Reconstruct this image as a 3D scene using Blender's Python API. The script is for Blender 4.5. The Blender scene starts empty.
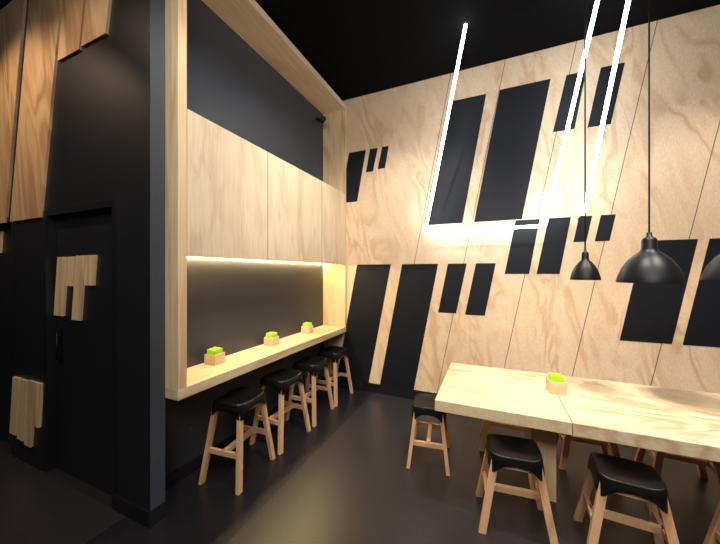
import bpy, bmesh, math, random
from mathutils import Vector, Matrix
random.seed(4)
sc=bpy.context.scene
COL=bpy.context.collection
# ------------------------------------------------------------------ materials
def mat_base(name):
    m=bpy.data.materials.new(name); m.use_nodes=True
    nt=m.node_tree; b=nt.nodes['Principled BSDF']
    return m,nt,b
def plain(name,col,rough=.5,spec=.5,metal=0,noise=0.0,nscale=40,bump=0):
    m,nt,b=mat_base(name)
    b.inputs['Roughness'].default_value=rough
    b.inputs['Metallic'].default_value=metal
    b.inputs['Specular IOR Level'].default_value=spec
    tc=nt.nodes.new('ShaderNodeTexCoord'); n=nt.nodes.new('ShaderNodeTexNoise')
    n.inputs['Scale'].default_value=nscale; n.inputs['Detail'].default_value=3
    nt.links.new(tc.outputs['Object'],n.inputs['Vector'])
    r=nt.nodes.new('ShaderNodeValToRGB')
    r.color_ramp.elements[0].position=.3; r.color_ramp.elements[1].position=.7
    r.color_ramp.elements[0].color=[c*(1-noise) for c in col]+[1]
    r.color_ramp.elements[1].color=[min(1,c*(1+noise)) for c in col]+[1]
    nt.links.new(n.outputs['Fac'],r.inputs['Fac']); nt.links.new(r.outputs['Color'],b.inputs['Base Color'])
    if bump:
        bp=nt.nodes.new('ShaderNodeBump'); bp.inputs['Strength'].default_value=bump; bp.inputs['Distance'].default_value=.002
        nt.links.new(n.outputs['Fac'],bp.inputs['Height']); nt.links.new(bp.outputs['Normal'],b.inputs['Normal'])
    return m
def ply(name,light,mid,dark,scale=(1,1,1),rot=(0,0,0),rings=9,rough=.5,offs=(0,0,0),contrast=1.0,dist=.5,sc0=1.5):
    """scale: small value along grain"""
    m,nt,b=mat_base(name); N=nt.nodes; L=nt.links
    b.inputs['Roughness'].default_value=rough; b.inputs['Specular IOR Level'].default_value=.3
    tc=N.new('ShaderNodeTexCoord'); mr=N.new('ShaderNodeMapping'); mr.inputs['Rotation'].default_value=rot; mr.inputs['Location'].default_value=offs
    L.new(tc.outputs['Object'],mr.inputs['Vector'])
    mp=N.new('ShaderNodeMapping'); mp.inputs['Scale'].default_value=scale
    L.new(mr.outputs['Vector'],mp.inputs['Vector'])
    n=N.new('ShaderNodeTexNoise'); n.inputs['Scale'].default_value=sc0; n.inputs['Detail'].default_value=3; n.inputs['Roughness'].default_value=.5; n.inputs['Distortion'].default_value=dist
    L.new(mp.outputs['Vector'],n.inputs['Vector'])
    mu=N.new('ShaderNodeMath'); mu.operation='MULTIPLY'; mu.inputs[1].default_value=rings*6.283
    L.new(n.outputs['Fac'],mu.inputs[0])
    si=N.new('ShaderNodeMath'); si.operation='SINE'; L.new(mu.outputs[0],si.inputs[0])
    mrg=N.new('ShaderNodeMapRange'); mrg.inputs['From Min'].default_value=-1; L.new(si.outputs[0],mrg.inputs['Value'])
    r=N.new('ShaderNodeValToRGB'); cr=r.color_ramp
    cr.elements[0].position=0; cr.elements[0].color=(*light,1)
    cr.elements[1].position=1; cr.elements[1].color=(*dark,1)
    e=cr.elements.new(.6); e.color=(*mid,1)
    L.new(mrg.outputs['Result'],r.inputs['Fac'])
    mp2=N.new('ShaderNodeMapping'); mp2.inputs['Scale'].default_value=tuple(s*26 if s>.5 else s*5 for s in scale)
    L.new(mr.outputs['Vector'],mp2.inputs['Vector'])
    n2=N.new('ShaderNodeTexNoise'); n2.inputs['Scale'].default_value=2; n2.inputs['Detail'].default_value=4
    L.new(mp2.outputs['Vector'],n2.inputs['Vector'])
    n3=N.new('ShaderNodeTexNoise'); n3.inputs['Scale'].default_value=1.6; n3.inputs['Detail'].default_value=2
    L.new(mp.outputs['Vector'],n3.inputs['Vector'])
    mx=N.new('ShaderNodeMix'); mx.data_type='RGBA'; mx.blend_type='MIX'
    mf=N.new('ShaderNodeMapRange'); mf.inputs['From Min'].default_value=.38; mf.inputs['From Max'].default_value=.62; mf.inputs['To Min'].default_value=.15; mf.inputs['To Max'].default_value=1.0
    L.new(n3.outputs['Fac'],mf.inputs['Value']); 
    mc=N.new('ShaderNodeMath'); mc.operation='MULTIPLY'; mc.inputs[1].default_value=contrast; L.new(mf.outputs['Result'],mc.inputs[0])
    L.new(mc.outputs[0],mx.inputs['Factor'])
    mx.inputs['A'].default_value=(*[l*.6+d*.4 for l,d in zip(light,mid)],1)
    L.new(r.outputs['Color'],mx.inputs['B'])
    hs=N.new('ShaderNodeMapRange'); hs.inputs['From Min'].default_value=.3; hs.inputs['From Max'].default_value=.7; hs.inputs['To Min'].default_value=.88; hs.inputs['To Max'].default_value=1.06
    L.new(n2.outputs['Fac'],hs.inputs['Value'])
    vm=N.new('ShaderNodeVectorMath'); vm.operation='SCALE'; L.new(mx.outputs['Result'],vm.inputs[0]); L.new(hs.outputs['Result'],vm.inputs['Scale'])
    L.new(vm.outputs['Vector'],b.inputs['Base Color'])
    return m
def emit(name,col,st):
    m,nt,b=mat_base(name)
    b.inputs['Base Color'].default_value=(1,1,1,1)
    b.inputs['Emission Color'].default_value=(*col,1); b.inputs['Emission Strength'].default_value=st
    return m
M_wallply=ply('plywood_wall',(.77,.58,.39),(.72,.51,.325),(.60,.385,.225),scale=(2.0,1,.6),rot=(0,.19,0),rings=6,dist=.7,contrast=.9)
M_cupply=ply('plywood_cupboard',(.75,.61,.41),(.70,.54,.35),(.58,.42,.25),scale=(1,2.2,.5),rings=5,contrast=.8)
M_frame=ply('plywood_frame_vertical',(.75,.57,.34),(.69,.49,.28),(.57,.37,.19),scale=(2,2,.3),rings=5)
M_frameh=ply('plywood_frame_horizontal',(.76,.60,.38),(.70,.52,.31),(.58,.39,.21),scale=(2,.3,2),rings=5)
M_table=ply('plywood_table',(.80,.65,.42),(.75,.57,.35),(.58,.38,.22),scale=(.7,2.2,1.5),rings=7,rough=.38,offs=(3.1,0,0),dist=.9)
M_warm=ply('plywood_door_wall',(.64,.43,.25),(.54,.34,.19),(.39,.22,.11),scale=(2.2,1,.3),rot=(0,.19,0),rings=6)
M_leg=ply('stool_leg_wood',(.74,.46,.25),(.68,.39,.20),(.54,.29,.14),scale=(3,3,.6),rings=4)
M_blackpanel=plain('black_panel',(.006,.007,.011),.55,spec=.25,noise=.1)
M_darkwall=plain('charcoal_paint',(.011,.012,.016),.40,spec=.45,noise=.06,nscale=3)
M_pier=plain('slate_paint',(.050,.058,.074),.5,noise=.05,nscale=3)
M_slate=plain('slate_recess_paint',(.040,.044,.055),.45,noise=.05,nscale=3)
M_ceil=plain('black_ceiling_paint',(.003,.003,.0035),.9,spec=.1,noise=.1)
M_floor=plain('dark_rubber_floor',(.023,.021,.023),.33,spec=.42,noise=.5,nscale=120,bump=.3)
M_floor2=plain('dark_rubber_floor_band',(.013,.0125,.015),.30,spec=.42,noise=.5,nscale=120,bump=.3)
M_skirt=plain('black_gloss_trim',(.010,.010,.012),.25)
M_seat=plain('black_leather_seat',(.006,.005,.005),.40,spec=.35,noise=.2,nscale=60,bump=.1)
M_metal=plain('black_enamel',(.004,.004,.005),.42,spec=.3)
M_cable=plain('black_cable',(.01,.01,.01),.5)
M_steel=plain('brushed_steel',(.10,.10,.11),.35,metal=1)
M_green=plain('lime_green_card',(.40,.74,.02),.5,noise=.1)
M_seam=plain('panel_joint',(.12,.07,.04),.8)
M_tube=emit('cool_led_tube',(.84,.92,1.0),25)
M_strip=emit('warm_led_strip',(1,.78,.38),190)
M_shadein=plain('lamp_inner_white',(.6,.6,.58),.5)
M_white=plain('white_plastic',(.5,.5,.5),.4)
# ------------------------------------------------------------------ helpers
def obj(name,bm,mats,parent=None,smooth=False):
    me=bpy.data.meshes.new(name); bmesh.ops.recalc_face_normals(bm,faces=bm.faces); bm.to_mesh(me); bm.free()
    for m in (mats if isinstance(mats,(list,tuple)) else [mats]): me.materials.append(m)
    if smooth:
        for p in me.polygons: p.use_smooth=True
    o=bpy.data.objects.new(name,me); COL.objects.link(o)
    if parent: o.parent=parent
    return o
def empty(name,loc=(0,0,0),rz=0):
    e=bpy.data.objects.new(name,None); e.empty_display_size=.1; e.location=loc; e.rotation_euler=(0,0,rz); COL.objects.link(e); return e
def hexa(bm,b,t,mi=0):
    vb=[bm.verts.new(p) for p in b]; vt=[bm.verts.new(p) for p in t]
    fs=[bm.faces.new(vb[::-1]),bm.faces.new(vt)]
    for i in range(4):
        j=(i+1)%4; fs.append(bm.faces.new([vb[i],vb[j],vt[j],vt[i]]))
    for f_ in fs: f_.material_index=mi
    return fs
def addbox(bm,x0,x1,y0,y1,z0,z1,mi=0):
    return hexa(bm,[(x0,y0,z0),(x1,y0,z0),(x1,y1,z0),(x0,y1,z0)],[(x0,y0,z1),(x1,y0,z1),(x1,y1,z1),(x0,y1,z1)],mi)
def box(name,x0,x1,y0,y1,z0,z1,m,bev=0,parent=None):
    bm=bmesh.new(); addbox(bm,x0,x1,y0,y1,z0,z1)
    if bev: bmesh.ops.bevel(bm,geom=bm.edges[:],offset=bev,segments=2,affect='EDGES',profile=.5)
    return obj(name,bm,m,parent)
def prismY(bm,pts,y0,y1,mi=0):
    return hexa(bm,[(x,y0,z) for x,z in pts],[(x,y1,z) for x,z in pts],mi)
def lathe(bm,prof,n=48,c=(0,0,0),mi=0):
    rings=[]
    for r,z in prof:
        if r<1e-5: rings.append([bm.verts.new((c[0],c[1],c[2]+z))])
        else: rings.append([bm.verts.new((c[0]+r*math.cos(2*math.pi*i/n),c[1]+r*math.sin(2*math.pi*i/n),c[2]+z)) for i in range(n)])
    for A,B in zip(rings[:-1],rings[1:]):
        for i in range(n):
            j=(i+1)%n
            if len(A)==1 and len(B)==1: continue
            if len(A)==1: f_=bm.faces.new([A[0],B[i],B[j]])
            elif len(B)==1: f_=bm.faces.new([A[i],A[j],B[0]])
            else: f_=bm.faces.new([A[i],A[j],B[j],B[i]])
            f_.material_index=mi; f_.smooth=True
def tube(bm,p0,p1,r,n=12,mi=0):
    p0=Vector(p0);p1=Vector(p1); d=(p1-p0).normalized()
    u=d.orthogonal().normalized(); v=d.cross(u)
    A=[bm.verts.new(p0+r*(math.cos(2*math.pi*i/n)*u+math.sin(2*math.pi*i/n)*v)) for i in range(n)]
    B=[bm.verts.new(p1+r*(math.cos(2*math.pi*i/n)*u+math.sin(2*math.pi*i/n)*v)) for i in range(n)]
    for i in range(n):
        j=(i+1)%n; f_=bm.faces.new([A[i],A[j],B[j],B[i]]); f_.smooth=True; f_.material_index=mi
    bm.faces.new(A[::-1]).material_index=mi; bm.faces.new(B).material_index=mi
# ------------------------------------------------------------------ dimensions
H=1.6; CE=3.98; YB=3.728
XW=-2.19
XP=-1.961
XF=-1.834
YD0,YD1=1.198,1.291
XR=4.2; YN=-3.0; XL=-5.4
# ------------------------------------------------------------------ shell
box('floor',XL-.1,XR+.1,YN-.1,YB+.1,-.1,0,M_floor)
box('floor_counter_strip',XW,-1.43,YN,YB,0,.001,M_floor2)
box('ceiling',XL-.1,XR+.1,YN-.1,YB+.1,CE,CE+.1,M_ceil)
box('wall_back',XW-.1,XR,YB,YB+.1,0,CE,M_wallply)
box('wall_right',XR,XR+.1,YN,YB+.1,0,CE,M_darkwall)
box('wall_front',XL,XR,YN-.1,YN,0,CE,M_darkwall)
box('wall_far_left',XL-.1,XL,YN,YD1,0,CE,M_darkwall)
box('wall_left',XW-.1,XW,YD1,YB,0,CE,M_slate)
bm=bmesh.new()
D1L,D1R,DT=-3.254,-2.357,2.045
D2L,D2R=-4.75,-3.87
addbox(bm,D1R,XP,YD0,YD1,0,DT)
addbox(bm,D2R,D1L,YD0,YD1,0,DT)
addbox(bm,XL,D2L,YD0,YD1,0,DT)
addbox(bm,XL,XP,YD0,YD1,DT,CE)
w=obj('wall_door_side',bm,[M_darkwall])
box('trim_pier_end',XP,XP+.004,YD0,YD1,0,CE,M_pier)
def door(name,x0,x1,planks):
    e=empty(name,((x0+x1)/2,YD1-.02,0)); 
    off=Vector(e.location)
    def L(o): o.location=-off; o.parent=e; return o
    L(box('leaf',x0+.004,x1-.004,YD1-.04,YD1,.008,DT-.006,M_darkwall))
    bm=bmesh.new()
    for xa,xb,zt,zb in planks:
        k=.13*(zt-zb)
        prismY(bm,[(xa-k,zb),(xb-k,zb),(xb,zt),(xa,zt)],YD1-.056,YD1-.041)
    L(obj('plywood_sign',bm,M_frame))
    return e,L
e,L=door('door_1',D1L,D1R,[(-3.19,-3.045,1.72,1.25),(-3.03,-2.93,1.72,1.49),(-2.915,-2.79,1.725,1.23),(-2.775,-2.65,1.725,1.5)])
L(box('pull_plate',-3.185,-3.135,YD1-.045,YD1-.041,.87,1.14,M_steel))
bm=bmesh.new(); tube(bm,(-3.16,YD1-.07,.90),(-3.16,YD1-.07,1.11),.008); tube(bm,(-3.16,YD1-.07,.92),(-3.16,YD1-.04,.92),.006); tube(bm,(-3.16,YD1-.07,1.09),(-3.16,YD1-.04,1.09),.006); L(obj('pull_handle',bm,M_metal))
e,L=door('door_2',D2L,D2R,[(-4.5,-4.365,1.98,1.78),(-4.35,-4.22,1.98,1.78)])
for i,(x0,x1) in enumerate([(D1L,D1R),(D2L,D2R)]):
    bm=bmesh.new()
    addbox(bm,x0-.045,x0,YD0-.008,YD0,0,DT+.045); addbox(bm,x1,x1+.045,YD0-.008,YD0,0,DT+.045); addbox(bm,x0,x1,YD0-.008,YD0,DT,DT+.045)
    obj('trim_%d'%(i+1),bm,M_skirt)
bm=bmesh.new(); addbox(bm,D1R+.045,XP+.012,YD0-.012,YD0,0,.1); addbox(bm,XP,XP+.012,YD0,YD1,0,.1); addbox(bm,D2R+.045,D1L-.045,YD0-.012,YD0,0,.1)
obj('baseboard_door_side',bm,M_skirt)
box('baseboard_left',XW,XW+.012,YD1,YB,0,.1,M_skirt)
box('baseboard_back',XW+.012,XR,YB-.012,YB,0,.12,M_skirt)
box('baseboard_right',XR-.012,XR,YN,YB-.012,0,.12,M_skirt)
bm=bmesh.new()
k=.195
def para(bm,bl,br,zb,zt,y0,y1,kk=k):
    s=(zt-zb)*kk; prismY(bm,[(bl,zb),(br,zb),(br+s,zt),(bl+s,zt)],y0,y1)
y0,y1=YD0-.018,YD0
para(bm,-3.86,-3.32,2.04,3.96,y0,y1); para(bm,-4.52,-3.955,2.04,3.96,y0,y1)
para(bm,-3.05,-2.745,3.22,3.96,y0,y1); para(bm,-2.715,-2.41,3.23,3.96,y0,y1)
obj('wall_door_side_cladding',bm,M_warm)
bm=bmesh.new()
for xa,xb,zt,zb in [(-3.83,-3.715,.69,.19),(-3.69,-3.58,.69,.17),(-3.555,-3.445,.70,.15),(-3.42,-3.31,.70,.34)]:
    para(bm,xa-.04,xb-.04,zb,zt,y0,y1,.13)
obj('plywood_wall_sign',bm,M_frame)
# ------------------------------------------------------------------ back wall inlays
inl=[((-1.93,-1.67),(-1.79,-1.54),2.56,3.24),((-1.54,-1.44),(-1.48,-1.37),2.94,3.24),((-1.37,-1.27),(-1.31,-1.22),2.96,3.24),
((-.76,-.31),(-.47,-.05),2.18,3.64),((-.18,.31),(.09,.58),2.18,3.65),((.60,.79),(.72,.89),3.08,3.65),((.90,1.09),(1.01,1.20),3.07,3.65),
((.14,.38),(.25,.48),1.58,2.17),((.45,.66),(.56,.76),1.58,2.17),((.78,.89),(.83,.94),1.91,2.17),((.96,1.08),(1.01,1.13),1.91,2.17),
((-1.98,-1.50),(-1.67,-1.19),.12,1.70),((-1.34,-.89),(-1.04,-.59),.12,1.70),((-.59,-.38),(-.474,-.26),1.11,1.70),((-.28,-.065),(-.16,.05),1.10,1.70),
((1.16,1.545),(1.34,1.724),.93,1.90),((1.62,2.02),(1.80,2.20),.93,1.90),((2.3,2.5),(2.42,2.62),1.3,1.9),((2.75,3.2),(3.03,3.48),2.2,3.65)]
bm=bmesh.new()
for (b0,b1),(t0,t1),zb,zt in inl: prismY(bm,[(b0,zb),(b1,zb),(t1,zt),(t0,zt)],YB-.004,YB-.0002)
obj('wall_back_black_inlays',bm,M_blackpanel)
bm=bmesh.new()
def seam(x0,z0,z1,w_=.006):
    prismY(bm,[(x0+k*z0,z0),(x0+w_+k*z0,z0),(x0+w_+k*z1,z1),(x0+k*z1,z1)],YB-.0015,YB-.0001)
for x0 in (-1.22,.03,1.29,2.54): seam(x0,.12,CE)
seam(.665,.12,CE); seam(-.63,.12,CE); seam(1.9,.12,CE)
obj('wall_back_panel_joints',bm,M_seam)
# ------------------------------------------------------------------ counter box
BY0,BY1=YD1+.001,YB-.001
T=.062
e=empty('plywood_counter_nook',(XW,BY0,0)); off=Vector(e.location)
def LN(o): o.location=-off; o.parent=e; return o
X0=XW+.001
ZB0,ZB1=.775,.845; ZT0,ZT1=3.84,3.905
LN(box('counter_shelf',X0,XF,BY0,BY1,ZB0,ZB1,M_frameh,.002))
LN(box('top_board',X0,XF,BY0,BY1,ZT0,ZT1,M_frameh,.002))
LN(box('end_panel_near',X0,XF,BY0,BY0+T,ZB1,ZT0,M_frame,.002))
LN(box('end_panel_far',X0,XF,BY1-.03,BY1,ZB1,ZT0,M_frame,.002))
CZ0,CZ1=1.705,2.678
LN(box('cupboard_carcass',X0,XF-.022,BY0+T,BY1-.03,CZ0+.032,CZ1-.003,M_frameh))
ys=[BY0+T+.001,2.137,3.075,BY1-.031]
for i in range(3):
    LN(box('cupboard_door_%d'%(i+1),XF-.0219,XF-.002,ys[i]+.003,ys[i+1]-.003,CZ0,CZ1,M_cupply,.001))
for i in (1,2):
    LN(box('joint_shadow_strip_%d'%i,XF-.0219,XF-.0022,ys[i]-.0029,ys[i]+.0029,CZ0+.002,CZ1-.001,M_seam))  # dark-coloured strip filling the door gap, stands in for the shade inside it
LN(box('led_strip',X0+.008,X0+.022,BY0+T+.02,BY1-.05,CZ0+.022,CZ0+.032,M_strip))
bm=bmesh.new(); cx,cy,cz=XW+.004,3.56,3.70
tube(bm,(cx,cy,cz),(cx+.012,cy,cz),.035,20); tube(bm,(cx,cy,cz),(cx+.09,cy-.01,cz-.015),.010); 
tube(bm,(cx+.05,cy+.03,cz-.01),(cx+.13,cy-.07,cz-.045),.034,20); tube(bm,(cx+.128,cy-.068,cz-.044),(cx+.136,cy-.078,cz-.047),.022,16)
obj('security_camera',bm,M_metal)
bm=bmesh.new(); addbox(bm,XW,XW+.008,1.62,1.735,.30,.375,0)
for yy in (1.65,1.70):
    tube(bm,(XW+.008,yy,.345),(XW+.012,yy,.345),.012,16,0)
obj('power_outlet',bm,M_pier)
# ------------------------------------------------------------------ stools
def seat_mesh(hw,hd,zt):
    bm=bmesh.new(); n=64
    def sup(t,ax,ay,p):
        c,s=math.cos(t),math.sin(t)
        return ax*math.copysign(abs(c)**(2/p),c), ay*math.copysign(abs(s)**(2/p),s)
    rings=[]
    def ring(fx,p,zf):
        rings.append([bm.verts.new((*sup(2*math.pi*i/n,hw*fx,hd*fx,p),zf(2*math.pi*i/n))) for i in range(n)])
    corner=lambda t: abs(math.sin(2*t))**1.3
    dish=lambda q: (lambda t: zt-.020+ .020*q*q + .012*q*q*abs(math.cos(t))**2)
    for q,p in ((.25,2.2),(.5,2.6),(.75,3.2),(.9,4.0),(.99,4.6)): ring(q,p,dish(q))
    ring(1.02,5,lambda t: zt-.002+.012*abs(math.cos(t))**2)
    ring(1.035,5,lambda t: zt-.012+.008*abs(math.cos(t))**2)
    ring(1.055,5,lambda t: zt-.030)
    ring(1.10,4.8,lambda t: zt-.046-.066*corner(t))
    ring(1.07,4.8,lambda t: zt-.047-.066*corner(t))
    ring(1.0,4.6,lambda t: zt-.032)
    ring(.8,4,lambda t: zt-.034)
    c=bm.verts.new((0,0,zt-.020)); 
    for i in range(n): bm.faces.new([c,rings[0][i],rings[0][(i+1)%n]]).smooth=True
    for A,B in zip(rings[:-1],rings[1:]):
        for i in range(n):
            j=(i+1)%n; bm.faces.new([A[i],A[j],B[j],B[i]]).smooth=True
    bm.faces.new(rings[-1])
    bmesh.ops.recalc_face_normals(bm,faces=bm.faces)
    me=bpy.data.meshes.new('stool_seat'); bm.to_mesh(me); bm.free(); me.materials.append(M_seat)
    return me
def beam(bm,p0,p1,w,d,up=(0,0,1),side=None):
    p0=Vector(p0);p1=Vector(p1); dr=(p1-p0).normalized()
    s=(Vector(side) if side else dr.cross(Vector(up))).normalized(); s=(s-dr*s.dot(dr)).normalized(); t=dr.cross(s).normalized()
    q=[(-w,-d),(w,-d),(w,d),(-w,d)]
    hexa(bm,[p0+s*a_*.5+t*b_*.5 for a_,b_ in q],[p1+s*a_*.5+t*b_*.5 for a_,b_ in q])
def frame_mesh(hw,hd,zt,spx=.05,spy=.045):
    bm=bmesh.new()
    tx,ty=hw*.80,hd*.78; bx,by=hw+spx,hd+spy-.02
    z1=zt-.034
    at=lambda z:((tx+(bx-tx)*(z1-z)/z1),(ty+(by-ty)*(z1-z)/z1))
    for sx in(-1,1):
        for sy in(-1,1):
            beam(bm,(sx*bx,sy*by,0.0),(sx*tx,sy*ty,z1),.042,.028,side=(1,0,0))
    zs=.40*zt
    ax,ay=at(zs)
    for sx in(-1,1): beam(bm,(sx*ax,-ay,zs),(sx*ax,ay,zs),.022,.036)
    ax,ay=at(zs); beam(bm,(-ax,0,zs),(ax,0,zs),.03,.036)
    ax,ay=at(z1-.03)
    for sy in(-1,1): beam(bm,(-ax,sy*ay,z1-.03),(ax,sy*ay,z1-.03),.02,.04)
    for v in bm.verts:
        if v.co.z<.02: v.co.z=0.0
    bmesh.ops.recalc_face_normals(bm,faces=bm.faces)
    me=bpy.data.meshes.new('stool_frame'); bm.to_mesh(me); bm.free(); me.materials.append(M_leg)
    return me
S_bar=seat_mesh(.160,.145,.60); F_bar=frame_mesh(.160,.145,.60)
S_tab=seat_mesh(.146,.132,.475); F_tab=frame_mesh(.146,.132,.475)
def stool(name,x,y,rz,se,fr,z=0):
    e=empty(name,(x,y,z),rz)
    for nm,me in(('seat',se),('leg_frame',fr)):
        o=bpy.data.objects.new(nm,me); COL.objects.link(o); o.parent=e
for y,r in ((1.83,.10),(2.36,-.05),(2.87,.04),(3.38,-.03)):
    stool('counter_stool',-1.86,y,math.pi/2+r,S_bar,F_bar,.001)
stool('dining_stool',-.49,2.63,math.pi/2+.12,S_tab,F_tab)
for x,y,r in ((.13,2.17,.10),(.70,2.17,-.06),(1.28,2.13,.03),(.12,3.06,0),(.72,3.06,.05),(1.31,3.06,-.05)):
    stool('dining_stool',x,y,r,S_tab,F_tab)
# ------------------------------------------------------------------ communal table
TZ=.72; TX0,TXm,TX1=-.355,.437,2.45; TY0,TY1=2.10,3.03
e=empty('communal_table',(TX0,TY0,0)); off=Vector(e.location)
def LT_(o): o.location=-off; o.parent=e; return o
LT_(box('top_left',TX0,TXm-.002,TY0,TY1,TZ-.075,TZ,M_table,.003))
LT_(box('top_right',TXm+.002,TX1,TY0,TY1,TZ-.075,TZ,M_table,.003))
for i,x in enumerate((.265,1.95)):
    LT_(box('leg_%d'%(i+1),x,x+.15,2.45,2.66,0,TZ-.0755,M_frame,.002))
# ------------------------------------------------------------------ caddies
def caddy(x,y,z,rz,s=.11,h=.085):
    e=empty('napkin_caddy',(x,y,z),rz); t=.010; g=s/2
    bm=bmesh.new()
    addbox(bm,-g,g,-g,-g+t,0,h);addbox(bm,-g,g,g-t,g,0,h);addbox(bm,-g,-g+t,-g+t,g-t,0,h);addbox(bm,g-t,g,-g+t,g-t,0,h);addbox(bm,-g+t,g-t,-g+t,g-t,0,t)
    obj('wooden_box',bm,M_frameh,e)
    bm=bmesh.new(); q=g-t-.003
    n=6
    for i in range(n):
        y0=-q+2*q*i/n; hh=h+.036+.002*((i*7)%3)
        hexa(bm,[(-q,y0,t),(q,y0,t),(q,y0+2*q/n-.002,t),(-q,y0+2*q/n-.002,t)],[(-q,y0+.003,hh),(q,y0+.003,hh-.004),(q,y0+2*q/n+.001,hh-.004),(-q,y0+2*q/n+.001,hh)])
    obj('green_napkins',bm,M_green,e)
caddy(-2.09,1.79,ZB1+.0005,.1); caddy(-2.09,2.49,ZB1+.0005,.1); caddy(-2.09,3.15,ZB1+.0005,.1)
caddy(.44,2.60,TZ+.0005,.1)
# ------------------------------------------------------------------ pendants
def pendant(x,y,zr,R,hs):
    e=empty('pendant_lamp',(x,y,zr))
    bm=bmesh.new()
    prof=[(R,0),(R*1.0,.006),(R*.95,hs*.12),(R*.84,hs*.28),(R*.66,hs*.44),(R*.44,hs*.56),(R*.29,hs*.62),(R*.24,hs*.68),(R*.23,hs*.84),(R*.20,hs*.88),(R*.10,hs*.91),(R*.08,hs*1.0),(0,hs*1.0)]
    lathe(bm,prof,56)
    lathe(bm,[(R,0),(R*.985,.004),(R*.93,hs*.11),(R*.82,hs*.26),(R*.64,hs*.42),(R*.42,hs*.54),(R*.2,hs*.58),(0,hs*.59)],56,mi=1)
    obj('shade',bm,[M_metal,M_shadein],e)
    bm=bmesh.new(); lathe(bm,[(0,hs*.22),(R*.09,hs*.24),(R*.14,hs*.33),(R*.11,hs*.44),(R*.07,hs*.50),(R*.07,hs*.59)],24); obj('bulb',bm,M_white,e)
    bm=bmesh.new(); tube(bm,(0,0,hs),(0,0,CE-zr-.03),.005,8); obj('cable',bm,M_cable,e)
    bm=bmesh.new(); lathe(bm,[(0,CE-zr-.035),(.05,CE-zr-.035),(.055,CE-zr-.005),(.055,CE-zr),(0,CE-zr)],24); obj('ceiling_rose',bm,M_metal,e)
pendant(.605,2.56,1.545,.088,.22)
pendant(.95,2.56,1.53,.168,.33)
pendant(1.40,2.56,1.55,.19,.33)
# ------------------------------------------------------------------ LED tubes
def led(pts):
    bm=bmesh.new()
    for p0,p1 in zip(pts[:-1],pts[1:]): tube(bm,p0,p1,.0145,12)
    return bm
e=empty('led_tube_sculpture',(-.7,3.5,2.07)); off=Vector(e.location)
def LL(o): o.location=-off; o.parent=e; return o
YT=3.53
A=(-.708,YT,2.067);B=(.499,YT,2.067);C=(.822,YT,2.15)
LL(obj('tube_1',led([A,(-.221,3.045,CE-.005)]),M_tube))
LL(obj('tube_2',led([A,B]),M_tube))
LL(obj('tube_3',led([B,(.832,3.045,CE-.005)]),M_tube))
LL(obj('tube_4',led([C,(1.04,3.045,CE-.005)]),M_tube))
bm=bmesh.new()
for p in (A,B,C): tube(bm,(p[0],YB-.002,p[2]),(p[0],YT,p[2]),.006,8)
LL(obj('wall_brackets',bm,M_metal))
# ------------------------------------------------------------------ lights
def look(o,t):
    d=Vector(t)-o.location; o.rotation_euler=d.to_track_quat('-Z','Y').to_euler()
def spot(name,loc,tgt,P_,ang,col=(1,.94,.87),blend=.6,r=.06):
    l=bpy.data.lights.new(name,'SPOT'); l.energy=P_; l.spot_size=math.radians(ang); l.spot_blend=blend; l.color=col; l.shadow_soft_size=r
    o=bpy.data.objects.new(name,l); COL.objects.link(o); o.location=loc; look(o,tgt)
def area(name,loc,tgt,P_,sx,sy,col=(1,.95,.9)):
    l=bpy.data.lights.new(name,'AREA'); l.shape='RECTANGLE'; l.size=sx; l.size_y=sy; l.energy=P_; l.color=col
    o=bpy.data.objects.new(name,l); COL.objects.link(o); o.location=loc; look(o,tgt)
spot('table_spot_light',(.2,1.9,3.85),(.2,2.55,.7),205,65)
spot('table_spot_light',(1.6,1.9,3.85),(1.5,2.55,.7),205,65)
spot('wall_spot_light',(-.9,1.4,3.9),(-1.0,3.7,.8),165,80,(1,.92,.82))
spot('wall_spot_light',(.4,1.5,3.9),(.4,3.7,.1),140,64,(1,.90,.79))
spot('wall_spot_light',(1.8,1.5,3.9),(2.1,3.7,.7),190,80,(1,.90,.79))
spot('cupboard_spot_light',(-.2,1.2,3.9),(-1.8,2.0,2.1),150,75)
spot('cupboard_spot_light',(-.4,2.7,3.9),(-1.9,2.9,2.0),50,85)
spot('door_wall_spot_light',(-3.6,.1,3.85),(-3.6,1.2,2.0),75,100,(1,.72,.45))
spot('door_wall_spot_light',(-2.7,.1,3.85),(-2.7,1.2,2.2),32,95,(1,.74,.48))
area('camera_side_fill_light',(.3,-1.2,3.6),(.2,2.2,.4),115,2.5,1.2)  # added fill from behind the camera, lifts table leg and stool legs; no fixture
wd=bpy.data.worlds.new('world'); sc.world=wd; wd.use_nodes=True
wd.node_tree.nodes['Background'].inputs[0].default_value=(.5,.55,.6,1); wd.node_tree.nodes['Background'].inputs[1].default_value=.05
sc.view_settings.view_transform='Standard'
# ------------------------------------------------------------------ camera
c=bpy.data.cameras.new('camera'); c.sensor_width=36; c.lens=15; c.clip_start=.05
o=bpy.data.objects.new('camera',c); COL.objects.link(o); o.location=(0,0,H); o.rotation_euler=(math.pi/2,0,math.atan(131/300.0))
sc.camera=o
